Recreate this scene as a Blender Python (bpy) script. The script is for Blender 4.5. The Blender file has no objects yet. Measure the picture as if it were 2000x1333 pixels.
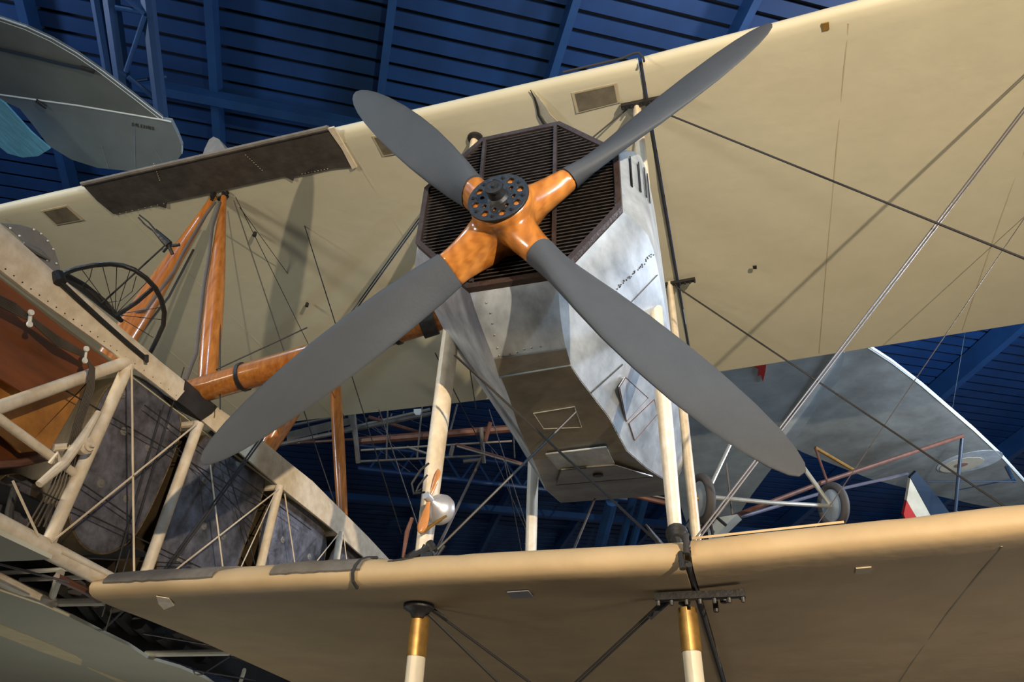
import bpy, math, random
from mathutils import Vector, Matrix, noise
random.seed(7)
S = bpy.context.scene
COL = S.collection
R = math.radians

# ------------------------------------------------------------------ camera
CAM = Vector((0.1825, -2.93875, -0.98))
F_PX = 1407.156
yaw, pit, rol = R(-18.29465), R(34.85314), R(3.03038)
FW = Vector((math.sin(yaw)*math.cos(pit), math.cos(yaw)*math.cos(pit), math.sin(pit)))
_r = Vector((math.cos(yaw), -math.sin(yaw), 0)); _u = _r.cross(FW)
RT = math.cos(rol)*_r + math.sin(rol)*_u
UP = -math.sin(rol)*_r + math.cos(rol)*_u
cam = bpy.data.cameras.new('camera'); cam.sensor_width = 36; cam.lens = 36*F_PX/2000
cam.clip_start = .05; cam.clip_end = 200
co = bpy.data.objects.new('camera', cam); COL.objects.link(co)
m3 = Matrix((RT, UP, -FW)).transposed()
co.matrix_world = Matrix.Translation(CAM) @ m3.to_4x4()
S.camera = co

# ------------------------------------------------------------------ world, lamps, exposure
S.view_settings.view_transform = 'Standard'; S.view_settings.look = 'None'
S.view_settings.exposure = 0.5; S.view_settings.gamma = 1; S.view_settings.use_curve_mapping = False
w = bpy.data.worlds.new('hall_air'); S.world = w; w.use_nodes = True
w.node_tree.nodes['Background'].inputs[0].default_value = (.55, .62, .75, 1)
w.node_tree.nodes['Background'].inputs[1].default_value = .20

def spot(name, loc, to, energy, col, size=.15, cone=60, blend=.6):
    l = bpy.data.lights.new(name, 'SPOT'); l.energy = energy; l.color = col
    l.shadow_soft_size = size; l.spot_size = R(cone); l.spot_blend = blend
    o = bpy.data.objects.new(name, l); COL.objects.link(o); o.location = loc
    o.rotation_euler = (Vector(to)-Vector(loc)).to_track_quat('-Z', 'Y').to_euler()
    return o
def point(name, loc, energy, col, size=.3):
    l = bpy.data.lights.new(name, 'POINT'); l.energy = energy; l.color = col; l.shadow_soft_size = size
    o = bpy.data.objects.new(name, l); COL.objects.link(o); o.location = loc; return o
WARM = (1, .80, .55)
spot('gallery_spotlight', (4.7, -6.3, .12), (.9, 1.0, 2.1), 3250, WARM, .05, 74, 1.)
spot('left_fill_spot', (-6.5, -6.5, .6), (-2.6, 1.0, 2.0), 900, (1, .90, .70), .5, 62)  # added fill, softens the key's shadows on the left side
spot('gallery_spotlight_cool', (5.5, -4.2, .9), (-.4, .3, 1.5), 900, (.52, .78, 1), .15, 24)
spot('roof_spotlight_cool', (-1.5, -6.5, 7.6), (-1.0, 0, 1.6), 420, (.35, .64, 1), .2, 75)
spot('monoplane_fill_spot', (3.5, 9.0, 8.2), (3.0, 10, 4), 1300, (.5, .8, 1), .2, 120)  # unseen spot added to brighten the right-hand monoplane and its leading edge
spot('roof_spotlight_left', (-6.5, -2.5, 7.8), (-5.2, .3, 4.4), 260, (.5, .82, 1), .15, 80)
point('roof_fill_left', (-9, -3, 4.5), 480, (.75, .85, 1), .5)  # added fill with no fixture, lifts the roof on the left
point('roof_fill_right', (6.8, 7, 4.2), 1250, (.75, .85, 1), .5)  # added fill for the right-hand roof and the monoplane's underside
point('roof_fill_centre', (1, 2, 6.0), 150, (.75, .85, 1), .5)  # added fill for the middle of the roof
point('floor_bounce_fill', (1.8, 1.6, -2.3), 30, (1, .93, .85), .8)  # unseen lamp added in place of light coming up off the floor
point('floor_bounce_fill_left', (-3.5, 1.6, -2.3), 26, (.9, .95, .88), .8)  # second added lamp for floor bounce, under the fuselage side

# ------------------------------------------------------------------ geometry from the view
def ray(x, y): return FW + (x-1000)/F_PX*RT - (y-666.5)/F_PX*UP
def at(x, y, X=None, Y=None, Z=None, D=None):
    d = ray(x, y)
    if D is not None: t = D
    elif X is not None: t = (X-CAM.x)/d.x
    elif Y is not None: t = (Y-CAM.y)/d.y
    else: t = (Z-CAM.z)/d.z
    return CAM + d*t
def onplane(x, y, p0, n):
    d = ray(x, y); return CAM + d*((p0-CAM).dot(n)/d.dot(n))

# ------------------------------------------------------------------ materials
MATS = {}
def mat(name, col, rough=.6, metal=0., var=.12, vscale=6., bump=.0, bscale=60., col2=None, stretch=(1, 1, 1), coat=0., spec=.5, grain=0):
    m = bpy.data.materials.new(name); m.use_nodes = True; MATS[name] = m
    nt = m.node_tree; N = nt.nodes; L = nt.links; b = N['Principled BSDF']
    b.inputs['Roughness'].default_value = rough; b.inputs['Metallic'].default_value = metal
    b.inputs['Specular IOR Level'].default_value = spec
    if coat: b.inputs['Coat Weight'].default_value = coat; b.inputs['Coat Roughness'].default_value = .12
    tc = N.new('ShaderNodeTexCoord'); mp = N.new('ShaderNodeMapping'); mp.inputs['Scale'].default_value = stretch
    L.new(tc.outputs['Object'], mp.inputs[0])
    nz = N.new('ShaderNodeTexNoise'); nz.inputs['Scale'].default_value = vscale; nz.inputs['Detail'].default_value = 6
    nz.inputs['Roughness'].default_value = .62
    L.new(mp.outputs[0], nz.inputs['Vector'])
    rp = N.new('ShaderNodeValToRGB'); rp.color_ramp.elements[0].position = .32; rp.color_ramp.elements[1].position = .7
    c1 = col2 or tuple(c*(1-var) for c in col); c2 = tuple(min(1, c*(1+var*.6)) for c in col)
    rp.color_ramp.elements[0].color = (*c1, 1); rp.color_ramp.elements[1].color = (*c2, 1)
    src = nz.outputs[0]
    if grain:
        wv = N.new('ShaderNodeTexWave'); wv.inputs['Scale'].default_value = grain; wv.inputs['Distortion'].default_value = 5
        wv.inputs['Detail'].default_value = 3; wv.inputs['Detail Scale'].default_value = 1.2
        L.new(mp.outputs[0], wv.inputs['Vector'])
        mx = N.new('ShaderNodeMix'); mx.inputs[0].default_value = .22
        L.new(nz.outputs[0], mx.inputs[2]); L.new(wv.outputs['Fac'], mx.inputs[3]); src = mx.outputs[0]
    L.new(src, rp.inputs[0]); L.new(rp.outputs[0], b.inputs['Base Color'])
    if bump:
        n2 = N.new('ShaderNodeTexNoise'); n2.inputs['Scale'].default_value = bscale; n2.inputs['Detail'].default_value = 4
        L.new(mp.outputs[0], n2.inputs['Vector'])
        bp = N.new('ShaderNodeBump'); bp.inputs['Strength'].default_value = bump; bp.inputs['Distance'].default_value = .02
        L.new(n2.outputs[0], bp.inputs['Height']); L.new(bp.outputs[0], b.inputs['Normal'])
    return m
fabric = mat('doped_linen', (.57, .545, .425), .62, var=.05, vscale=2.2, bump=.12, bscale=9, spec=.35)
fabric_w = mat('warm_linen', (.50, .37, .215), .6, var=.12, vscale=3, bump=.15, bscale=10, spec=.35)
tape = mat('linen_tape', (.47, .41, .29), .7, var=.1, vscale=8)
seamdark = mat('seam_thread', (.30, .26, .18), .8)
darkpan = mat('tarnished_sheet', (.085, .075, .068), .5, .35, var=.35, vscale=9, bump=.25, bscale=14)
darkpatch = mat('worn_grey_patch', (.16, .145, .13), .75, var=.3, vscale=10, bump=.3, bscale=18)
greypatch = mat('pale_grey_patch', (.34, .34, .36), .7)
bossm = mat('tank_boss', (.20, .19, .18), .5, .2)
dullwood = mat('dull_pale_spar', (.20, .175, .14), .6)
pane = mat('celluloid_pane', (.16, .14, .10), .35, var=.3, vscale=12)
cream = mat('cream_enamel', (.74, .66, .53), .42, var=.12, vscale=14, bump=.1, bscale=30, col2=(.60, .50, .37))
ivory = mat('ivory_wrapped_strut', (.72, .67, .55), .5, var=.08, vscale=10, bump=.1, bscale=25)
brass = mat('bronze_sleeve', (.34, .20, .055), .42, .55, var=.3, vscale=18)
black = mat('black_iron', (.016, .016, .018), .5, .0, var=.4, vscale=20, bump=.2, bscale=40)
rope = mat('dark_cord', (.03, .03, .035), .8)
wire = mat('bracing_cable', (.035, .033, .035), .5, .3)
wirelight = mat('pale_cable', (.10, .092, .10), .45, .4)
rodc = mat('cream_rod', (.66, .56, .42), .5)
gray = mat('grey_blade_paint', (.064, .071, .083), .6, var=.07, vscale=7, bump=.06, bscale=60, spec=.22)
wood = mat('varnished_hub_wood', (.50, .19, .035), .3, var=.3, vscale=4, coat=.8, grain=5, col2=(.36, .12, .02), stretch=(1, 4, 1))
strutwood = mat('varnished_strut_wood', (.42, .16, .03), .33, var=.25, vscale=6, coat=.4, col2=(.27, .08, .012), stretch=(6, 6, .5))
ply = mat('mahogany_ply', (.17, .05, .012), .45, var=.35, vscale=3, coat=.15, grain=3, col2=(.075, .022, .006), stretch=(1, .5, 3))
plylight = mat('golden_ply', (.46, .21, .045), .4, var=.3, vscale=5, coat=.2, col2=(.22, .09, .02))
alu = mat('aluminium_cowling', (.72, .79, .88), .42, .65, var=.15, vscale=7, bump=.16, bscale=6, col2=(.38, .43, .50), stretch=(1, .45, 1))
aludull = mat('oiled_aluminium', (.30, .28, .25), .45, .8, var=.35, vscale=4, bump=.2, bscale=8)
iron = mat('rusted_radiator_shell', (.060, .045, .040), .5, .5, var=.45, vscale=16, col2=(.05, .03, .025), bump=.2)
fin = mat('radiator_fin', (.065, .052, .046), .5, .5, var=.5, vscale=25)
core = mat('radiator_core', (.004, .003, .003), .7, 0, var=.5, vscale=30)
tin = mat('tinned_tank', (.16, .16, .20), .45, .4, var=.45, vscale=9, bump=.2, bscale=20, col2=(.045, .042, .045))
tinside = mat('tank_barrel', (.085, .062, .035), .5, .4, var=.4, vscale=7)
gold = mat('brassy_rim', (.17, .125, .07), .5, .6, var=.5, vscale=40)
leather = mat('black_binding', (.025, .022, .022), .6, var=.4)
glass = mat('riveted_windscreen', (.20, .205, .22), .25, .2, var=.15, vscale=8)
roofm = mat('blue_roof_paint', (.005, .036, .13), .55, var=.25, vscale=1.2)
roofdark = mat('roof_void', (.0015, .003, .008), .9)
beamm = mat('blue_steel_paint', (.008, .045, .14), .5, var=.2, vscale=2)
floorm = mat('hall_floor', (.20, .16, .12), .5, var=.2)
greyfab = mat('grey_monoplane_cloth', (.26, .29, .29), .6, var=.35, vscale=1.3, bump=.2, bscale=4, col2=(.17, .18, .175))
greyfab_l = mat('dark_grey_wing_cloth', (.13, .15, .155), .6, var=.2, vscale=2)
greyfuse_l = mat('slate_aileron_cloth', (.18, .215, .24), .6, var=.15, vscale=2)
greyfuse = mat('grey_fuselage_cloth', (.34, .41, .46), .6, var=.25, vscale=2)
whiteedge = mat('white_edge_tape', (.70, .78, .82), .6)
cyan = mat('pale_blue_fabric', (.13, .42, .66), .55, var=.35, vscale=6, stretch=(8, 1, 1))
redp = mat('red_paint', (.42, .025, .02), .55)
navy = mat('navy_paint', (.006, .022, .05), .5)
bone = mat('off_white_paint', (.55, .53, .42), .6)
rubber = mat('grey_rubber_tyre', (.075, .07, .07), .75)
disc = mat('wheel_disc_cloth', (.42, .48, .53), .6, var=.25, vscale=5)
steelpale = mat('pale_steel_tube', (.42, .42, .38), .4, .4)
redwood = mat('red_brown_spar', (.13, .052, .033), .4, var=.3, coat=.3)
violet = mat('polished_tube', (.25, .25, .33), .25, .7)
bamboo = mat('aged_frame_wood', (.11, .095, .08), .6, var=.3)
whitep = mat('white_card', (.8, .8, .75), .6)
copper = mat('lacquered_airscrew', (.60, .24, .07), .3, var=.2, coat=.8)
silver = mat('silver_pump_shell', (.55, .55, .58), .42, .6, var=.15)
letter = mat('faded_lettering', (.05, .05, .04), .7)
roundred = mat('faded_red_spot', (.30, .16, .14), .7)

# ------------------------------------------------------------------ builder
def wloc(o):
    v = Vector((0, 0, 0))
    while o is not None: v += o.location; o = o.parent
    return v
class MB:
    def __init__(s): s.v = []; s.f = []
    def add(s, vs, fs):
        k = len(s.v); s.v += [Vector(v) for v in vs]; s.f += [tuple(i+k for i in f) for f in fs]; return s
    def loft(s, secs, cap=True, closed=True):
        n = len(secs[0]); vs = [p for sec in secs for p in sec]; fs = []
        for i in range(len(secs)-1):
            for j in range(n if closed else n-1):
                a = i*n+j; b = i*n+(j+1) % n
                fs.append((a, b, b+n, a+n))
        if cap and closed:
            fs.append(tuple(range(n-1, -1, -1))); fs.append(tuple(range((len(secs)-1)*n, len(secs)*n)))
        return s.add(vs, fs)
    def tube(s, pts, r=.01, n=10, rr=None, flat=1., ax=None):
        pts = [Vector(p) for p in pts]
        if not isinstance(r, (list, tuple)): r = [r]*len(pts)
        secs = []; prev = None
        for i, p in enumerate(pts):
            a = pts[max(i-1, 0)]; b = pts[min(i+1, len(pts)-1)]; t = (b-a).normalized()
            if ax is not None: e = Vector(ax)
            elif prev is not None: e = prev
            else: e = Vector((0, 1, 0)) if abs(t.y) < .9 else Vector((1, 0, 0))
            e = (e - t*e.dot(t)).normalized(); g = t.cross(e); prev = e
            secs.append([p + e*math.cos(2*math.pi*k/n)*r[i] + g*math.sin(2*math.pi*k/n)*r[i]*flat for k in range(n)])
        return s.loft(secs)
    def box(s, c, h, X=(1, 0, 0), Y=(0, 1, 0), Z=(0, 0, 1)):
        c = Vector(c); X = Vector(X)*h[0]; Y = Vector(Y)*h[1]; Z = Vector(Z)*h[2]
        vs = [c+X*i+Y*j+Z*k for k in (-1, 1) for j in (-1, 1) for i in (-1, 1)]
        return s.add(vs, [(0, 2, 3, 1), (4, 5, 7, 6), (0, 1, 5, 4), (2, 6, 7, 3), (0, 4, 6, 2), (1, 3, 7, 5)])
    def bar(s, a, b, w, h, up=(0, 0, 1)):
        a = Vector(a); b = Vector(b); t = (b-a).normalized(); u = Vector(up); g = t.cross(u).normalized(); u = g.cross(t)
        return s.box((a+b)/2, ((b-a).length/2, w/2, h/2), t, g, u)
    def slab(s, pts, off):
        pts = [Vector(p) for p in pts]; off = Vector(off); return s.loft([pts, [p+off for p in pts]])
    def lathe(s, c, axis, prof, n=24):
        c = Vector(c); a = Vector(axis).normalized(); e = a.orthogonal().normalized(); g = a.cross(e)
        return s.loft([[c+a*h+(e*math.cos(2*math.pi*k/n)+g*math.sin(2*math.pi*k/n))*max(r, 1e-4) for k in range(n)] for h, r in prof])
    def build(s, name, m, parent=None, smooth=35, label=None, mods=()):
        o0 = wloc(parent) if parent else Vector((0, 0, 0))
        me = bpy.data.meshes.new(name); me.from_pydata([tuple(v-o0) for v in s.v], [], s.f)
        me.materials.append(m)
        import bmesh
        bm = bmesh.new(); bm.from_mesh(me); bmesh.ops.recalc_face_normals(bm, faces=bm.faces); bm.to_mesh(me); bm.free()
        if smooth:
            me.shade_smooth(); me.set_sharp_from_angle(angle=R(smooth))
        o = bpy.data.objects.new(name, me); COL.objects.link(o)
        if parent: o.parent = parent
        if label: o['label'] = label
        return o
def thing(name, label, cat, loc, group=None):
    o = bpy.data.objects.new(name, None); COL.objects.link(o); o.location = loc; o.empty_display_size = .2
    o['label'] = label; o['category'] = cat
    if group: o['group'] = group
    return o
def struct(o): o['kind'] = 'structure'; return o
def T(name, m, parent, pts, r, n=10, **k):
    lb = k.pop('label', None)
    return MB().tube(pts, r, n, **k).build(name, m, parent, label=lb)
def lerp(a, b, t): return Vector(a).lerp(Vector(b), t)

G = 3.349; XC = -.675; DIH = .054; FLOOR = -2.6

# ================================================================== SETTING
# roof: a frame of its own (s along the boards, b along the rafters, n up)
rs = Vector((.857, .513, .054)).normalized(); rb = Vector((-.504, .855, -.12)); rb = (rb-rs*rb.dot(rs)).normalized()
rn = rs.cross(rb); rn = rn if rn.z > 0 else -rn
RD = 10.
def roof(s_, b_, h=0): return CAM + rn*(RD-h) + rs*s_ + rb*b_
def roofpx(x, y, h=0):
    d = ray(x, y); P = d*((RD-h)/d.dot(rn)); return P.dot(rs), P.dot(rb)
m = MB(); b_ = -8.
while b_ < 46:
    m.box(roof(6, b_, .03), (30, .106, .018), rs, rb, rn)
    b_ += .272
struct(m.build('ceiling', roofm, smooth=0))
struct(MB().box(roof(6, 19, -.12), (30, 27, .03), rs, rb, rn).build('ceiling_backing', roofdark, smooth=0))
bpy.data.objects['ceiling_backing'].name = 'ceiling_void'
k = 1
for sp in [-9.5, -7.15, -4.8, -2.457, -.124, 2.25, 4.62, 7.0, 9.3]:
    struct(MB().box(roof(sp, 14, .19), (.055, 24, .17), rs, rb, rn).build('trim_%d' % k, beamm, smooth=0)); k += 1
for sp in [13.3, 17.0, 21.0]:
    struct(MB().box(roof(sp, 14, .3), (.09, 24, .22), rs, rb, rn).build('trim_%d' % k, beamm, smooth=0)); k += 1
for bp, hh in [(6.35, .42), (17.6, .5), (22.5, .5)]:
    struct(MB().box(roof(6, bp, hh), (26, .07, .09), rs, rb, rn).build('trim_%d' % k, beamm, smooth=0)); k += 1
# steel lattice column-truss top left, and its partner far below right
def truss(segs, thick):
    global k
    m = MB()
    for (a, D1, b2, D2, wd) in segs:
        m.tube([at(*a, D=D1), at(*b2, D=D2)], wd, 8)
    struct(m.build('trim_%d' % k, beamm)); k += 1
truss([((183, -40), 8.3, (222, 190), 9.0, .075)], 0)
truss([((212, -40), 8.3, (252, 250), 9.1, .10)], 0)
truss([((284, -40), 8.3, (326, 320), 9.3, .085), ((283, 30), 8.4, (246, 140), 8.7, .028), ((225, 15), 8.3, (280, 25), 8.4, .03), ((245, -5), 8.3, (282, 28), 8.4, .03), ((250, 150), 8.7, (318, 205), 9, .03), ((255, 190), 8.9, (320, 205), 9, .03), ((250, 160), 8.8, (325, 150), 9, .02)], 0)
truss([((1258, 900), 15, (1205, 1090), 16.5, .09)], 0)
truss([((1280, 900), 15, (1228, 1090), 16.5, .09)], 0)
truss([((1195, 980), 15, (1165, 1095), 16.5, .13)], 0)
truss([((700, 915), 15, (1225, 975), 15, .05), ((700, 870), 15.5, (1200, 930), 15.5, .04)] +
      [((720+60*i, 918+7*i), 15, (750+60*i, 876+7*i), 15.4, .025) for i in range(8)] +
      [((780+60*i, 925+7*i), 15, (750+60*i, 876+7*i), 15.4, .025) for i in range(7)], 0)
struct(MB().box((0, 8, FLOOR-.05), (28, 28, .05)).build('floor', floorm, smooth=0))

# ================================================================== BIPLANE
BP = thing('biplane', 'large cream fabric-covered biplane bomber with a four-bladed grey propeller and cutaway nose, filling the photo', 'aeroplane', (-3.5, 1.0, FLOOR))
PROF = [(4.05, .012), (3.3, .02), (2.4, .03), (1.2, .028), (.5, .012), (.2, .0), (.09, .0), (.04, .006), (.012, .02), (0, .045), (.004, .072), (.025, .104), (.07, .128), (.15, .155), (.3, .192), (.8, .25), (1.5, .265), (2.5, .21), (3.4, .11), (4.05, .028)]
NL = 10
def wing(name, xs, base, dih=0., yo=0., root=None, m=fabric, wav=.004, label=None, parent=BP, dent=0.):
    secs = []
    for x in xs:
        sec = []
        for j, (y, z) in enumerate(PROF):
            xx = x
            if root and abs(x-xs[0]) < 1e-6: xx = root(y)
            q = Vector((xx*1.7, y*1.3, z*3))
            dz = wav*noise.noise(q)
            dd = 0
            if dent and j >= 10 and y < .5: dd = -dent*max(0, noise.noise(Vector((xx*4.2, 0, 3.1))))*(1 if j > 10 else .4)
            sec.append(Vector((xx, y+yo, base + z + dz + dd + dih*xx)))
        secs.append(sec)
    return MB().loft(secs).build(name, m, parent, smooth=50, label=label)
def frange(a, b, n): return [a+(b-a)*i/n for i in range(n+1)]
uw = wing('upper_wing', frange(-10.5, -.014, 70), G, yo=.033)
uo = wing('upper_outer_wing', frange(.016, 7.5, 50), G, dih=DIH, yo=.033)
def rootx(y): return -2.98-.125*max(0, y-.1)
lw = wing('lower_wing', frange(-2.98, -.014, 80), -.05, root=rootx, m=fabric_w, wav=.003, dent=.034)
lo = wing('lower_outer_wing', frange(.016, 7.5, 90), -.045, dih=DIH, m=fabric_w, wav=.003, dent=.012)

def under(p, z=G, dih=0, d=.004):     # drop point p (pixel) on the underside of a wing
    x, y = p; dr = ray(x, y)
    t = (z-d+dih*CAM.x-CAM.z)/(dr.z-dih*dr.x)
    return CAM+dr*t
def patch(name, px, m, parent, z=G, dih=0, d=.006, th=.006, label=None):
    return MB().slab([under(p, z, dih, d) for p in px], (0, 0, th+.004)).build(name, m, parent, smooth=0, label=label)
ribz = .03
# rib tapes under the wings
def rib_tape(x, base, dih, w_, m, parent, y0=.1):
    secs = []
    for (y, z) in [(4.0, .012), (3.3, .02), (2.4, .03), (1.8, .030), (1.2, .028), (.8, .021), (.5, .012), (.3, .005), (y0, .0)]:
        zz = base+z+dih*x+.004*noise.noise(Vector((x*1.7, y*1.3, z*3)))
        secs.append([Vector((x-w_, y+.033, zz-.0022)), Vector((x+w_, y+.033, zz-.0022)), Vector((x+w_, y+.033, zz+.004)), Vector((x-w_, y+.033, zz+.004))])
    return MB().loft(secs).build('rib_tape', m, parent, smooth=0)
for xr in (-9.2, -8.3, -7.4, -6.5, -5.6, -4.5, -2.25, -1.55): rib_tape(xr, G, 0, .010, fabric, uw)
for xr in (1.32, 2.7, 4.1): rib_tape(xr, G, DIH, .0035, tape, uo)
for xr in (1.15, 2.45): rib_tape(xr, -.045, DIH, .0035, seamdark, lo)
# tank cover on the upper leading edge
cov = [(160, 361), (640, 251), (668, 290), (690, 326), (650, 330), (574, 346), (573, 354), (556, 345), (460, 366), (400, 380), (325, 396), (324, 407), (303, 401), (222, 419), (190, 393)]
tc_ = patch('tank_cover', cov, darkpan, uw, d=.008, th=.03, label='dark tarnished metal sheet along the leading edge')
MB().tube([under((160, 360)), under((640, 250))], .022, 8, flat=.8).build('edge_roll', darkpatch, tc_)
patch('torn_strip', [(640, 252), (652, 249), (697, 327), (688, 331), (668, 292)], cream, uw, d=.014, th=.012)
for seg in ([(300, 320), (312, 352)], [(222, 420), (320, 398)], [(480, 303), (512, 333)], [(590, 340), (640, 330)]):
    for i in range(9):
        p = under((seg[0][0]+(seg[1][0]-seg[0][0])*i/8, seg[0][1]+(seg[1][1]-seg[0][1])*i/8), d=.012)
        MB().lathe(p, (0, 0, -1), [(0, .0045), (.002, .003)], 8).build('rivet', tape, tc_)
for q in ([(80, 413), (130, 402), (161, 430), (109, 440)], [(727, 267), (770, 262), (800, 296), (748, 305)], [(1117, 182), (1204, 163), (1211, 200), (1127, 221)]):
    P_ = [under(p, d=.004) for p in q]; c = sum(P_, Vector())/4
    fr = MB().slab([p+(p-c)*.03 for p in P_], (0, 0, .01)).build('inspection_panel', tape, uw, smooth=0)
    MB().slab([c+(p-c)*.88-Vector((0, 0, .003)) for p in P_], (0, 0, .01)).build('pane', pane, fr, smooth=0)
patch('brown_tag', [(1605, 47), (1619, 44), (1620, 58), (1607, 61)], brass, uo, dih=DIH, d=.006)
patch('brown_tag', [(1470, 521), (1478, 520), (1478, 526), (1471, 526)], black, uo, dih=DIH, d=.006)
patch('repair_patch', [(1672, 1112), (1702, 1109), (1699, 1121), (1670, 1123)], tape, lo, z=-.045, dih=DIH)
patch('repair_patch', [(990, 1158), (1032, 1155), (1042, 1168), (1000, 1171)], greypatch, lw, z=-.05, label='pale grey square patch')
# torn seam in the upper wing
tear = [under(p, d=.002) for p in [(1036, 176), (1044, 192), (1049, 208), (1052, 226), (1062, 242), (1072, 252)]]
MB().tube(tear, [.003, .006, .008, .008, .009, .006], 8).build('torn_seam', black, uw)
fl = [under(p, d=.003) for p in [(1037, 173), (1047, 188), (1053, 208), (1057, 224), (1070, 240), (1085, 256)]]
hang = [under(p, d=q) for p, q in [((1037, 174), .004), ((1052, 190), .02), ((1066, 208), .03), ((1074, 222), .035), ((1088, 236), .03), ((1100, 252), .02)]]
MB().loft([fl+[p-Vector((0, 0, .004)) for p in reversed(fl)], hang+[p-Vector((0, 0, .004)) for p in reversed(hang)]]).build('torn_flap', ivory, uw, smooth=60)
# lifted flap and worn patches of the lower wing
MB().slab([at(305, 1166, Z=-.055), at(330, 1170, Z=-.055), at(340, 1184, Z=-.065), at(320, 1192, Z=-.075), at(309, 1180, Z=-.07)], (0, 0, .004)).build('torn_flap', cream, lw)
def lepatch(name, x0, x1, parent, j0=10, j1=15):
    secs = []
    for x in frange(x0, x1, 16):
        sec = []
        for (y, z) in [(.0, .06), (.004, .076), (.025, .108), (.07, .132), (.15, .16), (.3, .196)]:
            jig = .006*noise.noise(Vector((x*22, 1, 1)))
            sec.append(Vector((x, y-.006, -.05+z+.003+jig-(.012*max(0, noise.noise(Vector((x*4.2, 0, 3.1)))) if z > .1 else 0))))
        sec += [s_+Vector((0, .012, -.012)) for s_ in reversed(sec)]
        secs.append(sec)
    return MB().loft(secs).build(name, darkpatch, parent, label='worn grey covering')
lepatch('leading_edge_patch', -2.9, -2.25, lw)
lepatch('leading_edge_patch', -1.93, -1.46, lw)
bs = []
for x in frange(.02, .62, 12):
    bs.append([Vector((x, y, -.045+DIH*x+z)) for (y, z) in [(.10, .142), (.16, .163), (.17, .176), (.10, .152)]])
MB().loft(bs).build('leading_edge_board', fabric_w, lo)
# cords round the wings
def le_cord(x, parent, base, name='cord', mm=rope, r=.008):
    pts = [Vector((x, y-.004 if j else y, base+z)) for j, (y, z) in enumerate([(.06, -.004), (.012, .012), (-.008, .045), (.0, .08), (.025, .112), (.07, .136), (.15, .163)])]
    return MB().tube([p+Vector((.03*(i/6)**2, 0, 0)) for i, p in enumerate(pts)], r, 8).build(name, mm, parent)
le_cord(-1.49, lw, -.05)
MB().tube([at(758, 1098, Y=.04), at(790, 1093, Y=.05), at(830, 1094, Y=.06)], .006, 8).build('cord', rope, lw)
MB().tube([(0, -.015, -.0), (.001, .0, .08), (0, .1, .12)], .012, 8).build('cord', rope, lw)
MB().tube([(.001, .02, -.03), (.001, 1.0, -.04), (.001, 2.2, -.04), (.001, 3.9, -.045)], .013, 8).build('gap_cord', rope, lw)
MB().tube([(.001, .03, G+.01), (.001, .3, G-.0), (.001, .5, G)], .010, 8).build('gap_cord', rope, uw)
MB().tube([(.001, .6, G+.02), (.001, 2.2, G+.02), (.001, 4.0, G+.02)], .009, 8).build('gap_cord', rope, uw)
MB().tube([at(1100, 141, Y=.05), at(1160, 127, Y=.04), at(1215, 114, Y=.03), at(1236, 105, Y=.0), at(1248, 103, Y=.0), at(1256, 112, Y=.0), at(1258, 120, Y=.0)], .008, 8).build('loose_cord', rope, uw)

# -------------------------------------------------- struts
def strut(name, a, b, wx, wy, m, parent=BP, ends=.72, n=14, prof=None):
    a = Vector(a); b = Vector(b); N_ = 10
    pts = [a.lerp(b, i/N_) for i in range(N_+1)]
    rr = [1-(1-ends)*abs(2*i/N_-1)**3 for i in range(N_+1)] if not prof else prof
    return MB().tube(pts, [wy*q for q in rr], n, flat=wx/wy, ax=(0, 1, 0)).build(name, m, parent)
XI, XO, YF, YR = -1.31, -.072, .38, 2.41
strut('engine_strut', (XI-.02, YF, .06), (XI+.02, YF, G-.02), .047, .075, cream)
strut('engine_strut', (XO+.005, YF, .06), (XO, YF, G-.02), .040, .07, cream)
strut('engine_strut', (XI-.03, YR, .15), (XI-.03, YR, G-.0), .045, .07, ivory)
strut('engine_strut', (XO-.0, YR, .15), (XO, YR, G-.0), .038, .07, cream)
for (x, base) in ((XI, -2.2), (XO, -2.2)):
    top = Vector((x-.03 if x < -1 else x+.02, .46, -.10))
    bot = top+Vector((-.02 if x < -1 else .03, .12, -2.1))
    s_ = strut('undercarriage_strut', top, bot, .040, .06, ivory, ends=1)
    MB().tube([top+(bot-top)*(-.005), top+(bot-top)*.03, top+(bot-top)*.080], [.062, .066, .066], 14, flat=.67, ax=(0, 1, 0)).build('ferrule', brass, s_, label='bronze sleeve')
# fittings
def fit_bar(px1, px2, z, dih=0, w=.035, parent=BP, extra=()):
    a = under(px1, z, dih, .02); b = under(px2, z, dih, .02); m = MB(); m.bar(a, b, w, .03)
    for e in (0.03, .18, .35, .5, .66, .82, .97):
        p = a.lerp(b, e); m.lathe(p-Vector((0, 0, .035)), (0, 0, 1), [(0, .008), (.03, .01)], 8)
    return m.build('fitting', black, parent)
fit_bar((1213, 209), (1325, 186), G)
fit_bar((1298, 557), (1358, 546), G)
MB().lathe(under((928, 270), G, 0, .0), (0, 0, -1), [(-.01, .06), (.012, .055), (.02, .03)], 20).build('fitting', black, BP)
fb = fit_bar((1280, 1168), (1455, 1160), -.05)
for q, q2, r_ in (((1396, 1168), (1399, 1196), .012), ((1412, 1158), (1414, 1178), .016), ((1450, 1160), (1449, 1172), .012), ((1330, 1172), (1345, 1182), .022), ((1295, 1165), (1302, 1176), .02)):
    MB().tube([at(*q, Y=.47), at(*q2, Y=.47)], r_, 8).build('fitting_lug', black, fb)
m = MB(); c = under((818, 1186), -.05, 0, .004); m.lathe(c, (0, 0, -1), [(-.01, .075), (.01, .075), (.03, .04), (.05, .03)], 24)
for q in ((806, 1194), (812, 1198), (832, 1196), (826, 1206)): m.tube([at(q[0], q[1]-6, Y=.46), at(q[0]+3, q[1]+5, Y=.46)], .012, 8)
m.build('fitting', black, BP)
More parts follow.
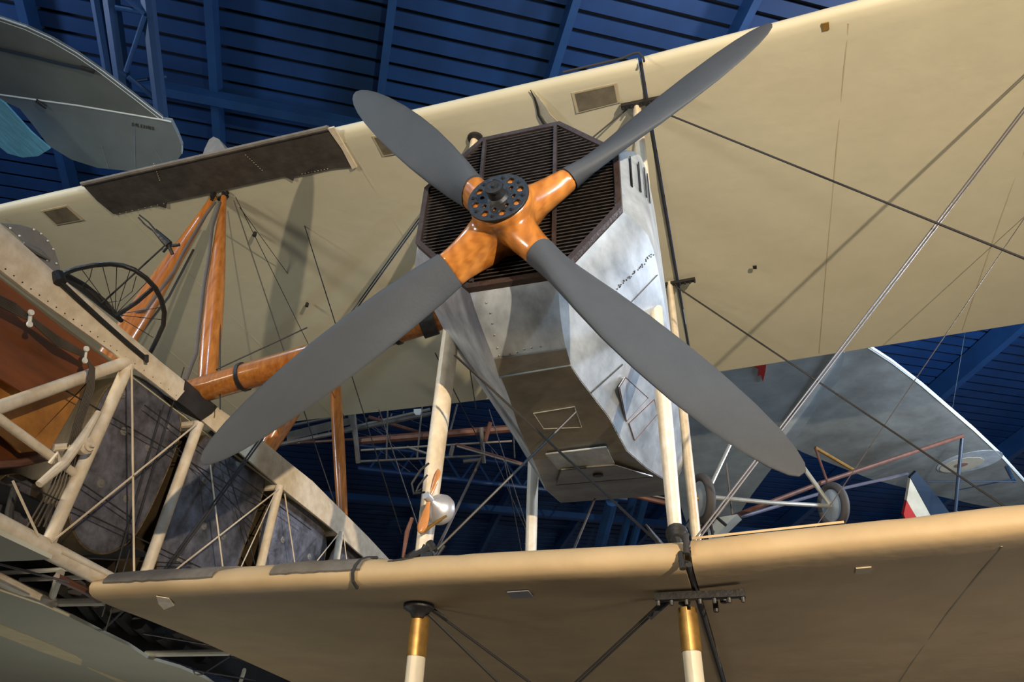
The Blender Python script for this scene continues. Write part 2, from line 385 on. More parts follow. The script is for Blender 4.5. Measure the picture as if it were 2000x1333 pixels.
# foot fittings in front of the leading edge
m = MB(); m.tube([at(1322, 1043, Y=.34), at(1324, 1060, Y=.25)], [.052, .04], 12).tube([at(1322, 1058, Y=.2), at(1330, 1085, Y=-.01), at(1334, 1112, Y=-.02)], [.022, .012, .014], 8)
m.tube([at(1325, 1096, Y=-.02), at(1345, 1098, Y=-.02)], .005, 6); m.build('strut_foot', black, BP)
m = MB()
for a, b, r_ in (((800, 1090), (850, 1068), .018), ((838, 1060), (848, 1078), .02), ((822, 1085), (832, 1066), .015), ((790, 1092), (812, 1078), .012), ((825, 1092), (848, 1088), .03), ((790, 1088), (808, 1094), .012), ((868, 1066), (850, 1092), .008)):
    m.tube([at(*a, Y=.22), at(*b, Y=.22)], r_, 8)
m.build('strut_foot', black, BP)
MB().tube([at(805, 1012, Y=.2), at(795, 1040, Y=.2), at(791, 1065, Y=.2), at(787, 1090, Y=.2)], [.009, .012, .010, .007], 8).build('pipe', redwood, BP)
MB().tube([at(830, 962, Y=.25), at(808, 965, Y=.25), at(804, 945, Y=.25), at(822, 918, Y=.25), at(838, 905, Y=.25)], .006, 8).build('pipe', leather, BP)
MB().tube([at(825, 955, Y=.25), at(812, 962, Y=.25), at(818, 948, Y=.25), at(835, 928, Y=.25)], .005, 8).build('pipe', leather, BP)

# -------------------------------------------------- bracing cables (aeroplane frame: planes of the front and rear spars)
def cab(a, b, r=.006, m=wire, name='bracing_wire', parent=BP):
    return MB().tube([a, b], r, 6).build(name, m, parent)
for dx in (-.007, .007):
    w0 = at(1386, 1021, Y=.4); w1 = at(2000, 215, Y=.4); o_ = Vector((dx*.8, 0, -dx*.6))
    cab(w0-(w1-w0)*.075+o_, w1+(w1-w0)*.375+o_, .0048, wirelight)
    cab(at(930, 276, Y=.38)+Vector((dx*1.6, 0, 0)), at(335, 1100, Y=.38)+Vector((dx*1.6, 0, 0)), .0055)
a = at(1308, 225, Y=.35); b = at(2000, 505, Y=.35); cab(a-(b-a)*.04, b+(b-a)*.4, .0065)
a = at(1320, 560, Y=YR); b = at(2000, 1015, Y=YR); cab(a, b+(b-a)*.4, .0075)
cab(at(1225, 213, Y=.38), at(1150, 275, Y=.42), .006)
cab(at(888, 694, Y=-.12), at(1298, 1072, Y=.33), .0065)
cab(at(1125, 805, Y=.5), at(840, 1088, Y=.33), .007)
cab(at(940, 895, Y=1.5), at(848, 1085, Y=.5), .009, wirelight)
cab(at(1162, 975, Y=2.2), at(1118, 1080, Y=1.2), .008, wirelight)
MB().tube([at(1262, 1026, Y=1.0), at(1300, 1078, Y=.4)], [.006, .02], 8).build('bracing_wire', wire, BP)
cab(at(832, 1196, Y=.46), at(985, 1345, Y=.8), .008)
cab(at(838, 1188, Y=.46), at(1050, 1345, Y=1.3), .0065)
m = MB().tube([at(845, 1192, Y=.46), at(875, 1212, Y=.5)], .012, 6).build('turnbuckle', black, BP)
for dx in (-4, 4):
    cab(at(1290+dx, 1182, Y=.46), at(1115+dx, 1345, Y=1.0), .005)
MB().tube([at(1306, 1172, Y=.46), at(1268, 1206, Y=.5)], .016, 8).build('turnbuckle', black, BP)
for p1, p2, Y1, Y2, r_ in (((460, 385), (674, 818), .36, 2.6, .0035), ((457, 392), (663, 1012), .36, 2.4, .0045), ((468, 405), (690, 712), .4, 3.6, .003), ((560, 330), (784, 1043), .6, 2.4, .0045),
                       ((395, 735), (600, 640), .36, .36, .005), ((430, 385), (430, 800), .36, .36, .004), ((850, 690), (945, 880), .36, 2.5, .004), ((1122, 920), (1170, 960), 1.6, 2.2, .004), ((905, 640), (930, 800), .38, 2.4, .004)):
    cab(at(*p1, Y=Y1), at(*p2, Y=Y2), r_)
for q in ((498, 456), (600, 594)):
    MB().lathe(at(*q, Z=G-.01), (0, 0, -1), [(-.01, .016), (.03, .018), (.035, .008)], 12).build('pulley', black, BP)

# -------------------------------------------------- engine nacelle
ST = [(-.37, .225, 1.240, .541, 1.605, 2.02, .228, 2.345),
      (-.32, .214, 1.180, .578, 1.602, 2.09, .230, 2.36),
      (-.25, .203, 1.127, .615, 1.600, 2.16, .235, 2.37),
      (-.17, .195, 1.085, .643, 1.600, 2.20, .24, 2.36),
      (-.06, .188, 1.042, .656, 1.605, 2.22, .25, 2.36),
      (.05, .190, 1.012, .660, 1.600, 2.235, .26, 2.36),
      (.20, .205, 1.020, .660, 1.58, 2.24, .27, 2.36),
      (.34, .223, 1.030, .660, 1.560, 2.24, .28, 2.36),
      (.67, .272, 1.045, .650, 1.550, 2.24, .30, 2.36),
      (1.12, .304, 1.045, .635, 1.540, 2.22, .30, 2.35),
      (1.55, .370, 1.120, .615, 1.530, 2.22, .30, 2.36),
      (2.0, .450, 1.225, .590, 1.520, 2.12, .30, 2.26),
      (2.45, .44, 1.30, .555, 1.52, 2.02, .28, 2.15)]
def oct_(st, e=0):
    y, hb, zb, hm, zl, zh, ht, zt = st
    return [Vector(p) for p in ((XC-hb, y, zb-e), (XC+hb, y, zb-e), (XC+hm+e, y, zl), (XC+hm+e, y, zh), (XC+ht, y, zt+e), (XC-ht, y, zt+e), (XC-hm-e, y, zh), (XC-hm-e, y, zl))]
nac = MB()
nac.loft([oct_(s_) for s_ in ST])
cow = nac.build('engine_cowling', alu, BP, smooth=20, label='dented bare aluminium engine cowling')
# belly trays: oiled sheets below the bottom, slightly proud
def belly(i0, i1, name, m, d=.006, k0=0., k1=0., parent=cow):
    secs = []
    for i in range(i0, i1+1):
        y, hb, zb = ST[i][:3]
        secs.append([Vector((XC-hb*.985, y, zb-d)), Vector((XC+hb*.985, y, zb-d)), Vector((XC+hb*.985, y, zb+.002)), Vector((XC-hb*.985, y, zb+.002))])
    return MB().loft(secs).build(name, m, parent, smooth=20)
belly(5, 9, 'belly_tray', aludull)
tail = belly(9, 12, 'belly_tray', aludull, .004)
# chin flap
def bellypt(x, y, d):      # point on belly plane at given Y by lateral pixel
    P_ = at(x, y, Y=0); return P_
fl = [at(965, 700, Y=-.06), at(1106, 681, Y=-.06), at(1115, 712, Y=.05), at(975, 735, Y=.05)]
for p in fl: p.z -= .006
MB().slab(fl, (0, 0, .01)).build('chin_flap', aludull, cow, smooth=0)
MB().tube([fl[3], fl[2]], .006, 6).build('flap_lip', steelpale, cow)
def flatpoly(name, px, p0, n, m, parent, th=.008, off=.006, label=None):
    n = Vector(n).normalized()
    pts = [onplane(x, y, Vector(p0)+n*off, n) for x, y in px]
    return MB().slab(pts, -n*th).build(name, m, parent, smooth=0, label=label), pts
def frame_lines(pts, m, parent, r=.003, name='panel_edge', closed=True):
    q = pts+([pts[0]] if closed else [])
    return MB().tube(q, r, 6).build(name, m, parent)
nb = Vector((0, .03, -1))
d1, pt = flatpoly('access_door', [(1042, 808), (1122, 795), (1136, 835), (1062, 838)], (XC, .6, 1.04), nb, aludull, cow, off=.01)
frame_lines(pt, steelpale, d1, .003)
n2 = Vector((0, .25, -1))
d1, pt = flatpoly('access_door', [(1066, 888), (1184, 874), (1200, 906), (1090, 917)], (XC, 1.3, 1.075), (0, .12, -1), alu, cow, off=.02)
frame_lines(pt, steelpale, d1, .003)
d1, pt = flatpoly('access_door', [(1096, 919), (1200, 910), (1275, 932), (1086, 948)], (XC, 1.8, 1.17), (0, .22, -1), aludull, cow, off=.02)
frame_lines(pt, black, d1, .003)
MB().lathe(onplane(1168, 929, Vector((XC, 1.8, 1.14)), Vector((0, .22, -1)).normalized()), (0, .22, -1), [(-.01, .035), (.006, .035)], 20).build('drain_hole', black, d1)
# lower right panel seams and doors
def sidept(px, i_lo=3):       # intersection with lower right facet between stations (approx plane)
    best = None
    d = ray(*px)
    for i in range(len(ST)-1):
        A = oct_(ST[i]); B = oct_(ST[i+1])
        for tri in ((A[1], A[2], B[2]), (A[1], B[2], B[1])):
            from mathutils.geometry import intersect_ray_tri
            h = intersect_ray_tri(tri[0], tri[1], tri[2], d, CAM, True)
            if h is not None and (best is None or (h-CAM).length < (best[0]-CAM).length):
                n = (tri[1]-tri[0]).cross(tri[2]-tri[0]).normalized()
                if n.dot(d) > 0: n = -n
                best = (h, n)
    return best
def sideline(pxs, m, r, name, parent=cow, seg=8):
    pts = []
    for (a, b) in zip(pxs[:-1], pxs[1:]):
        for i in range(seg+1):
            h = sidept((a[0]+(b[0]-a[0])*i/seg, a[1]+(b[1]-a[1])*i/seg))
            if h: pts.append(h[0]+h[1]*.002)
    if len(pts) > 1: return MB().tube(pts, r, 6).build(name, m, parent)
sideline([(1216, 608), (1284, 537)], black, .002, 'panel_seam')
sideline([(1145, 775), (1215, 712)], black, .005, 'panel_seam')
m = MB()
for i in range(46):
    t = i/45; q = (1187+(1276-1187)*t+random.uniform(-3, 3), 583-(583-496)*t+random.uniform(-3, 3)); h = sidept(q)
    if h: m.lathe(h[0], h[1], [(0, .0045), (.003, .003)], 8)
m.build('bolt_row', black, cow)
def quad_on_side(px, th, m, name, parent, lift=(0, 0, 0, 0)):
    H = [sidept(p) for p in px]
    if any(h is None for h in H): return None, None
    pts = [h[0]+h[1]*(.006+l) for h, l in zip(H, lift)]
    n = H[0][1]
    return MB().slab(pts, -n*th).build(name, m, parent, smooth=0), pts
d1, pt = quad_on_side([(1200, 752), (1216, 735), (1264, 777), (1222, 823)], .008, alu, 'access_door', cow, (.03, .015, 0, 0))
if d1: frame_lines(pt, redwood, d1, .003)
d1, pt = quad_on_side([(1227, 826), (1276, 780), (1283, 808), (1238, 860)], .008, alu, 'access_door', cow)
if d1: frame_lines(pt, redwood, d1, .003)
quad_on_side([(1253, 641), (1300, 602), (1308, 655), (1306, 712), (1290, 690), (1262, 662)], .01, black, 'strut_opening', cow)
# rivet rows on the chin
m = MB()
for q in ((950, 592), (958, 612), (962, 632), (966, 655), (972, 680), (975, 695), (995, 692), (1010, 689), (1024, 683), (1038, 680), (1056, 677)):
    P_ = at(*q, Y=-.2) if q[1] > 640 else at(*q, Y=-.3)
    d = ray(*q)
    best = None
    for i in range(6):
        A = oct_(ST[i]); B = oct_(ST[i+1])
        from mathutils.geometry import intersect_ray_tri
        for tri in ((A[0], A[1], B[1]), (A[0], B[1], B[0])):
            h = intersect_ray_tri(*tri, d, CAM, True)
            if h is not None: best = h
    if best is not None: m.lathe(best, (0, -.5, -1), [(0, .006), (.004, .003)], 8)
m.build('rivet_row', aludull, cow)
# louvres on the left-hand vertical side (port side of engine)
for i, (qa, qb) in enumerate((((1219, 312), (1222, 352)), ((1236, 322), (1242, 360)), ((1250, 333), (1256, 371)), ((1259, 345), (1266, 386)))):
    yy = -.30+.075*i
    for A_, B_ in zip(ST[:-1], ST[1:]):
        if A_[0] <= yy <= B_[0]: xx = XC+A_[3]+(B_[3]-A_[3])*(yy-A_[0])/(B_[0]-A_[0])+.004
    MB().box((xx+.004, yy, 1.95+.03*i), (.003, .010, .11)).build('louvre', black, cow)
# radiator
m = MB(); o1 = [Vector((p.x, -.385, p.z)) for p in oct_(ST[0], .004)]
def scaled(pts, k, y): 
    c = Vector((XC, y, 1.80)); return [Vector((c.x+(p.x-c.x)*k, y, c.z+(p.z-c.z)*k)) for p in pts]
base8 = oct_(ST[0])
m.loft([scaled(base8, 1.012, -.34), scaled(base8, 1.012, -.405), scaled(base8, .960, -.405), scaled(base8, .952, -.372)], cap=False)
rad = m.build('radiator_shell', iron, BP, smooth=20, label='rusty octagonal radiator surround')
MB().loft([scaled(base8, .93, -.375), scaled(base8, .93, -.3745)]).build('radiator_core', core, rad, smooth=0)
m = MB(); zz = 1.27
def halfw(z):
    if z < 1.605: return .225+(.541-.225)*(z-1.24)/.365
    if z > 2.02: return .228+(.541-.228)*(2.345-z)/.325
    return .541
while zz < 2.32:
    hw = halfw(zz)*.955-.006
    if hw > .1: m.box((XC, -.386, zz), (hw, .010, .0028), (1, 0, 0), Vector((0, 1, .25)).normalized(), Vector((0, -.25, 1)).normalized())
    zz += .0232
m.build('radiator_fins', fin, rad, smooth=0)
m = MB()
for cx in (-.33, -.11, .12, .36):
    for i in range(43):
        if random.random() < .6:
            z_ = 1.297+i*.0232; 
            if abs(cx)+.05 < halfw(z_)*.9: m.box((XC+cx, -.3765, z_), (.022, .002, .004))
m.build('radiator_tubes', gold, rad, smooth=0)
for dx in (-.208, .208):
    MB().box((XC+dx, -.402, 1.79), (.009, .012, .525)).build('radiator_bar', iron, rad, smooth=0)

# -------------------------------------------------- propeller
PY = -.50; RP = 1.81
pc = at(995, 439, Y=PY); pc = Vector((pc.x, PY, pc.z))
prop = thing('propeller', '', '', pc); del prop['label']; del prop['category']
prop.parent = BP; prop.location = pc-wloc(BP)
SC = [(.30, .17, .16, 50), (.38, .19, .115, 42), (.5, .215, .085, 34), (.7, .245, .062, 27), (.9, .262, .048, 22), (1.1, .264, .038, 19), (1.3, .25, .030, 16.5), (1.5, .215, .024, 14.5), (1.63, .175, .019, 13.5), (1.72, .13, .015, 13), (1.78, .08, .011, 12.5), (1.805, .035, .008, 12)]
def blade_sec(r, c, th, beta, a, t, n=20, skew=0):
    be = R(beta); ch = t*math.cos(be)+Vector((0, 1, 0))*math.sin(be); nn = a.cross(ch).normalized()
    pts = []
    for k_ in range(n):
        an = 2*math.pi*k_/n; u = math.cos(an); v = math.sin(an)
        u2 = u; v2 = v*(1-.35*u)*.5
        pts.append(pc + a*r + ch*(u2*c/2+skew) + nn*(v2*th))
    return pts
hubm = MB()
hubm.lathe(pc+Vector((0, -.178, 0)), (0, 1, 0), [(0, .135), (.01, .150), (.02, .153), (.12, .145), (.25, .12), (.33, .10)], 40)
for k_, ang in enumerate((39.4, 127.9, 219.4, 307.9)):
    an = R(ang); a = Vector((math.cos(an), 0, math.sin(an))); t = Vector((-math.sin(an), 0, math.cos(an)))
    rs_ = .29 if k_ == 3 else (.36 if k_ == 1 else .375)
    root = [(.02, .31, .20, 90), (.10, .30, .185, 85), (.15, .27, .17, 74), (.20, .235, .155, 65), (.26, .208, .142, 56), (.32, .190, .130, 49), (.38, .188, .115, 42)]
    def mixr(r):
        T_ = root+SC[2:]
        for p_, q_ in zip(T_[:-1], T_[1:]):
            if p_[0] <= r <= q_[0]:
                u_ = (r-p_[0])/(q_[0]-p_[0]); return tuple(p_[n_]+(q_[n_]-p_[n_])*u_ for n_ in range(4))
    hubm.loft([blade_sec(*q_, a, t) for q_ in root if q_[0] < rs_]+[blade_sec(*mixr(rs_+.005), a, t)])
    gs = [mixr(rs_)]+[q_ for q_ in root+SC[2:] if q_[0] > rs_+.01]
    MB().loft([blade_sec(r, c*1.02, th*1.03, be, a, t, 28, skew=-.012*math.sin(max(0, r-.3)*2)) for r, c, th, be in gs]).build('blade', gray, prop, smooth=70, label='grey-painted blade')
hub = hubm.build('hub', wood, prop, smooth=180, label='varnished wooden hub')
rm = hub.modifiers.new('blend', 'REMESH'); rm.mode = 'VOXEL'; rm.voxel_size = .011; rm.use_smooth_shade = True
sm = hub.modifiers.new('soft', 'SMOOTH'); sm.iterations = 9; sm.factor = .6
# hub plate with real holes (filled 2-D curve turned to a mesh)
def holed_disc(name, c, r, holes, th, m, parent, bev=.003):
    cu = bpy.data.curves.new(name, 'CURVE'); cu.dimensions = '2D'; cu.fill_mode = 'BOTH'; cu.extrude = th/2; cu.bevel_depth = bev
    def circ(cx, cy, rr, n=24):
        sp = cu.splines.new('POLY'); sp.points.add(n-1); sp.use_cyclic_u = True
        for i in range(n): sp.points[i].co = (cx+rr*math.cos(2*math.pi*i/n), cy+rr*math.sin(2*math.pi*i/n), 0, 1)
    circ(0, 0, r, 64)
    for h in holes: circ(*h)
    o = bpy.data.objects.new(name, cu); COL.objects.link(o)
    dg = bpy.context.evaluated_depsgraph_get(); me = bpy.data.meshes.new_from_object(o.evaluated_get(dg))
    bpy.data.objects.remove(o); ob = bpy.data.objects.new(name, me); COL.objects.link(ob)
    me.materials.clear(); me.materials.append(m)
    me.transform(Matrix.Rotation(R(90), 4, 'X')); ob.parent = parent; ob.location = Vector(c)-wloc(parent)
    return ob
holes = []
for i in range(8):
    an = 2*math.pi*(i+.3)/8; holes.append((.112*math.cos(an), .112*math.sin(an), .0205))
    an = 2*math.pi*(i+.8)/8; holes.append((.078*math.cos(an), .078*math.sin(an), .0135))
pf = pc+Vector((0, -.186, 0))
plate = holed_disc('hub_plate', pf, .148, holes, .008, black, prop)
for i in range(8):
    an = 2*math.pi*(i+.8)/8; m = MB()
    m.lathe(pf+Vector((.124*math.cos(an), -.004, .124*math.sin(an))), (0, -1, 0), [(0, .010), (.009, .010), (.009, .005), (.014, .004)], 6)
    m.build('hub_bolt', black, prop)
MB().lathe(pf, (0, -1, 0), [(0, .06), (.012, .05), (.02, .042), (.06, .038), (.062, .044), (.074, .044), (.076, .036), (.078, .03), (.074, .02), (.074, .012), (.084, .010), (.086, .003)], 28).build('hub_nut', black, prop)

# -------------------------------------------------- wind-driven pump on the front inner strut
hp = at(839, 975, Y=.12); bc = at(864, 1001, Y=.22)
ax = (bc-hp).normalized()
pump = MB().lathe(hp, (bc-hp+Vector((.0, .08, 0))), [(.015, .012), (.03, .022), (.045, .045), (.065, .066), (.09, .078), (.115, .078), (.14, .066), (.16, .045), (.175, .012)], 28).build('wind_driven_pump', silver, BP, label='silver egg-shaped pump with a small two-bladed wooden airscrew')
MB().lathe(hp-ax*.03, ax, [(0, .012), (.0, .021), (.03, .021), (.045, .016)], 16).build('spinner', silver, pump)
for q, r1 in (((857, 918), 1), ((821, 1042), 1)):
    tip = at(*q, Y=.12); dv = tip-hp; L_ = dv.length
    side = dv.cross(ax).normalized() if q[1] < 950 else dv.cross(Vector((.3, 1, .2))).normalized()
    wq = .30 if q[1] < 950 else .42
    secs = []
    for t, wd in ((.08, .35), (.2, .4), (.4, .75), (.65, 1), (.82, 1), (.94, .7), (1.0, .25)):
        p = hp+dv*t; secs.append([p+side*(math.cos(2*math.pi*k_/12)*wd*.055*wq*1.35)+ax*(math.sin(2*math.pi*k_/12)*.008) for k_ in range(12)])
    MB().loft(secs).build('airscrew_blade', copper, pump, smooth=60)
MB().tube([at(828, 1038, Y=.15), at(850, 1022, Y=.15), at(872, 1008, Y=.14)], [.010, .008, .006], 8).build('bracket', brass, pump)

# -------------------------------------------------- cabane struts and cross strut (varnished wood)
def plank(name, a, b, ra, rb_, fl, m=strutwood, ax=(0, 1, 0), mid=1.25, parent=BP):
    N_ = 12; a = Vector(a); b = Vector(b)
    rr = [(ra+(rb_-ra)*i/N_)*(1+(mid-1)*math.sin(math.pi*i/N_)) for i in range(N_+1)]
    return MB().tube([a.lerp(b, i/N_) for i in range(N_+1)], rr, 16, flat=fl, ax=ax).build(name, m, parent)
hosem = mat('grey_brown_hose', (.09, .075, .07), .6)
hubc = at(437, 372, Y=.36)
s1 = at(258, 640, Y=.36); e1 = hubc+(s1-hubc)*1.45
plank('cabane_strut', at(418, 385, Y=.37), e1, .024, .085, 1.0, ax=(0, 1, 0), mid=1.45)
plank('cabane_strut', at(437, 385, Y=.36), at(405, 745, Y=.36), .022, .062, .95, mid=1.5)
plank('cross_strut', at(372, 768, Y=.36), at(862, 622, Y=.38), .09, .075, .95, ax=(0, 1, 0), mid=1.05)
plank('cabane_strut', at(652, 700, Y=YR), at(669, 1008, Y=YR), .05, .05, .9)
plank('cabane_strut', at(600, 745, Y=YR), at(505, 905, Y=YR), .11, .08, .75)
m = MB()
for _ in range(9):
    p = hubc+Vector((random.uniform(-.09, .06), random.uniform(-.05, .05), random.uniform(-.03, .04)))
    m.tube([p, p+Vector((random.uniform(-.05, .05), 0, random.uniform(-.13, -.05)))], random.uniform(.01, .02), 8)
m.box(hubc+Vector((-.02, 0, .05)), (.11, .06, .012)); m.build('cabane_fitting', black, BP)
MB().tube([at(420, 395, Y=.3), at(395, 430, Y=.3), at(360, 490, Y=.3), at(340, 530, Y=.3), at(310, 570, Y=.3), at(285, 605, Y=.3), at(232, 620, Y=.3)], .012, 8).build('hose', hosem, BP)
MB().tube([at(430, 395, Y=.3), at(415, 440, Y=.3), at(408, 500, Y=.3), at(398, 560, Y=.3), at(390, 630, Y=.3), at(383, 690, Y=.3), at(362, 745, Y=.3)], .013, 8).build('hose', hosem, BP)
MB().tube([at(378, 488, Y=.45), at(330, 580, Y=.45), at(270, 658, Y=.45)], .010, 6).build('strut_edge_strip', leather, BP)
for tt in (.22, .83):
    p = at(372, 768, Y=.36).lerp(at(862, 622, Y=.38), tt); m = MB()
    m.tube([p+Vector((-.012, 0, 0)), p+Vector((.012, 0, 0.004))], .098 if tt < .5 else .09, 18); m.build('lashing', black, BP)
MB().tube([at(822, 634, Y=.36), at(850, 625, Y=.37)], .095, 16).build('strut_socket', black, BP)

# -------------------------------------------------- fuselage
XF = -3.0
loomm = mat('braided_loom', (.07, .055, .042), .7, var=.4)
def P(x, y, X=XF): return at(x, y, X=X)
lowl = [(-60, 480), (0, 527), (60, 574), (120, 617), (180, 660), (225, 692), (290, 740), (345, 783)]
upl = [(-60, 388), (0, 437), (60, 490), (108, 533), (180, 592), (250, 652), (320, 712), (365, 748)]
def strip(lo_, up_, name, m, parent=BP, w=.10):
    secs = []
    for a, b in zip(lo_, up_):
        A = P(*a); B = P(*b)
        secs.append([A, A.lerp(B, .5)+Vector((.02, 0, 0)), B+Vector((0, 0, 0)), B+Vector((-w*.4, 0, .03)), B+Vector((-w, 0, .03)), B+Vector((-w, 0, 0)), A+Vector((-.015, 0, 0))])
    return MB().loft(secs).build(name, m, parent, smooth=50)
sk = strip(lowl, upl, 'nose_side_skin', cream)
m = MB()
for i in range(26):
    t = i/25*6.9; j = min(int(t), 6); f_ = t-j
    a = lowl[j]; b = lowl[j+1]; m.lathe(P(a[0]+(b[0]-a[0])*f_+4, a[1]+(b[1]-a[1])*f_-6, XF+.003), (1, 0, 0), [(0, .0042), (.004, .003)], 8)
m.build('nail_row', black, sk)
strip([(345, 783), (372, 803), (393, 822)], [(362, 742), (400, 775), (425, 795)], 'black_collar', leather, w=.3)
sk2 = strip([(395, 822), (440, 860), (500, 912), (560, 962), (640, 1026), (700, 1080), (745, 1118)], [(425, 796), (500, 850), (560, 900), (610, 940), (668, 998), (720, 1050), (760, 1093)], 'rear_side_skin', cream, w=.15)
# longerons and tubes
tubes = [((250, 715), (95, 1060), .034), ((388, 828), (283, 1125), .033), ((546, 950), (504, 1125), .032), ((665, 1040), (652, 1125), .03),
         ((245, 708), (-60, 817), .034), ((-60, 775), (145, 925), .022), ((-80, 985), (225, 1142), .045)]
for a, b, r_ in tubes:
    T('frame_tube', cream, BP, [P(*a), P(*b)], r_, 14)
T('frame_tube', cream, BP, [P(-80, 985, -4.05), P(620, 1280, -4.05)], .04, 12)
T('control_lever', cream, BP, [P(192, 806, -2.94), P(160, 858, -2.92), P(125, 905, -2.92), P(76, 947, -2.92)], [.016, .024, .024, .018], 10)
m = MB().lathe(P(158, 872, -2.95), (1, 0, 0), [(0, .045), (.04, .045), (.05, .03), (.06, .03), (.06, .014), (.08, .012)], 20); m.tube([P(105, 875, -3.0), P(150, 872, -2.96)], .02, 8); m.tube([P(98, 905, -2.95), P(112, 885, -2.92), P(118, 905, -2.93)], .012, 8)
m.build('lever_pivot', cream, BP)
for a, b, r_ in (((257, 722), (262, 1125), .006), ((100, 1060), (385, 828), .006), ((410, 905), (436, 1118), .0055), ((335, 1120), (545, 956), .0055), ((556, 965), (578, 1118), .005), ((470, 1110), (542, 953), .004), ((600, 1120), (660, 1045), .0045), ((671, 1045), (680, 1118), .004), ((25, 940), (75, 1048), .006), ((120, 1080), (222, 1130), .006)):
    T('tension_rod', rodc, BP, [P(*a, -2.955), P(*b, -2.955)], r_, 6)
for a, b in (((545, 952), (500, 945)), ((664, 1042), (620, 1040)), ((386, 828), (350, 825))):
    T('frame_stub', cream, BP, [P(*a, -3.0), P(*a, -3.0)+Vector((-.6, 0, 0))], .022, 8)
for a, b in (((218, 815), (470, 960)), ((240, 1120), (335, 800)), ((225, 1118), (300, 860)), ((130, 985), (410, 1118)), ((370, 900), (480, 1010)), ((440, 900), (500, 1110)), ((360, 850), (560, 1000)), ((160, 945), (240, 1000)), ((150, 1090), (330, 1100))):
    A_ = P(*a, -3.03); B_ = P(*b, -3.03); e_ = (B_-A_)*.3
    T('control_cable', wire, BP, [A_-e_, B_+e_], .004, 6)
# cable bundle clipped to the nose side
for i in range(6):
    o_ = (i-2.5)*3.6
    T('control_cable', loomm, BP, [P(-20, 578+o_, -2.93), P(30, 603+o_*1.1, -2.93), P(58, 622+o_*.5, -2.92), P(110, 665+o_, -2.93), P(166, 694+o_*.5, -2.91), P(180+o_*.5, 720, -2.91), P(176+o_*.8, 760, -2.92), P(152+o_*.8, 830, -2.93), P(146+o_, 860, -2.95), P(118+o_*2, 950, -3.05), P(80+o_*3, 1030, -3.1)], .0046, 6)
for q in ((60, 622), (168, 693)):
    MB().tube([P(q[0], q[1]-11, -2.91), P(q[0]-3, q[1]+12, -2.91)], .009, 8).lathe(P(q[0], q[1]-11, -2.9), (1, 0, 0), [(0, .016), (.008, .014)], 12).lathe(P(q[0]-3, q[1]+12, -2.9), (1, 0, 0), [(0, .016), (.008, .014)], 12).build('cable_clip', whitep, BP)
for a, b, c_ in (((30, 950), (18, 1000), (20, 1050)), ((100, 985), (95, 1010), (98, 1050))):
    T('cable_sheath', leather, BP, [P(*a, -3.1), P(*b, -3.1), P(*c_, -3.1)], .018, 8)
# plywood
MB().slab([P(-60, 505, -3.03), P(0, 545, -3.03), P(120, 640, -3.03), P(222, 712, -3.03), P(235, 705, -3.03), P(0, 778, -3.03), P(-60, 800, -3.03)][:4]+[P(205, 712, -3.03), P(45, 768, -3.03), P(-60, 700, -3.03)], (-.012, 0, 0)).build('cockpit_side_panel', ply, BP, smooth=0)
MB().slab([P(-60, 720, -3.12), P(45, 758, -3.12), P(172, 748, -3.12), P(172, 745, -3.12), P(160, 770, -3.12), P(98, 878, -3.12), P(40, 885, -3.12), P(-60, 790, -3.12)], (-.012, 0, 0)).build('cockpit_bulkhead', plylight, BP, smooth=0)
MB().slab([P(-60, 780, -3.2), P(0, 810, -3.2), P(100, 872, -3.2), P(85, 900, -3.2), P(-60, 905, -3.2)], (-.012, 0, 0)).build('cockpit_floor_board', ply, BP, smooth=0)
T('cockpit_rail', redwood, BP, [P(-60, 912, -3.15), P(40, 905, -3.15), P(105, 890, -3.15)], .022, 8)
# dark far side, top deck and belly of the fuselage
MB().slab([(-4.08, -1.6, .06), (-4.08, 4.4, .06), (-4.08, 4.4, 1.12), (-4.08, -1.6, 1.25)], (-.01, 0, 0)).build('far_side_skin', leather, BP, smooth=0)
MB().slab([(-4.07, -1.7, 1.2), (-4.07, 4.4, 1.14), (-3.1, 4.4, 1.14), (-3.1, -1.7, 1.2)], (0, 0, .012)).build('top_deck', fabric, BP, smooth=0)
# fuel tanks
def tank(px, X, depth, nb, seams=()):
    pts = [P(x, y, X) for x, y in px]
    c = sum(pts, Vector())/len(pts)
    # smooth closed outline
    n = len(pts); sm_ = []
    for i in range(n):
        p0, p1, p2, p3 = pts[i-1], pts[i], pts[(i+1) % n], pts[(i+2) % n]
        for j in range(4):
            t = j/4
            sm_.append(.5*((2*p1)+(p2-p0)*t+(2*p0-5*p1+4*p2-p3)*t*t+(3*p1-p0-3*p2+p3)*t**3))
    body = MB().loft([sm_, [p+Vector((-depth, 0, 0)) for p in sm_]]).build('fuel_tank', tinside, BP, smooth=40, label='oval brown-barrelled fuel tank in the open fuselage')
    MB().loft([[c+(p-c)*.995+Vector((.006, 0, 0)) for p in sm_], [c+(p-c)*.97+Vector((.014, 0, 0)) for p in sm_]]).build('tank_end', tin, body, smooth=40, label='blue-grey tinned end plate')
    MB().tube([p+Vector((.008, 0, 0)) for p in sm_+sm_[:1]], .0055, 6).build('rim', gold, body)
    for q in nb:
        MB().lathe(P(*q, X+.014), (1, 0, 0), [(0, .026), (.004, .024), (.006, .013), (.012, .011), (.013, .004)], 16).build('boss', bossm, body)
    return body
tank([(261, 735), (305, 762), (342, 800), (351, 832), (340, 880), (300, 975), (262, 1045), (225, 1075), (190, 1082), (155, 1062), (133, 1010), (142, 930), (168, 840), (198, 772), (228, 742)], -3.12, .8,
     [(242, 843), (290, 875), (197, 945), (248, 975), (240, 770), (326, 835)])
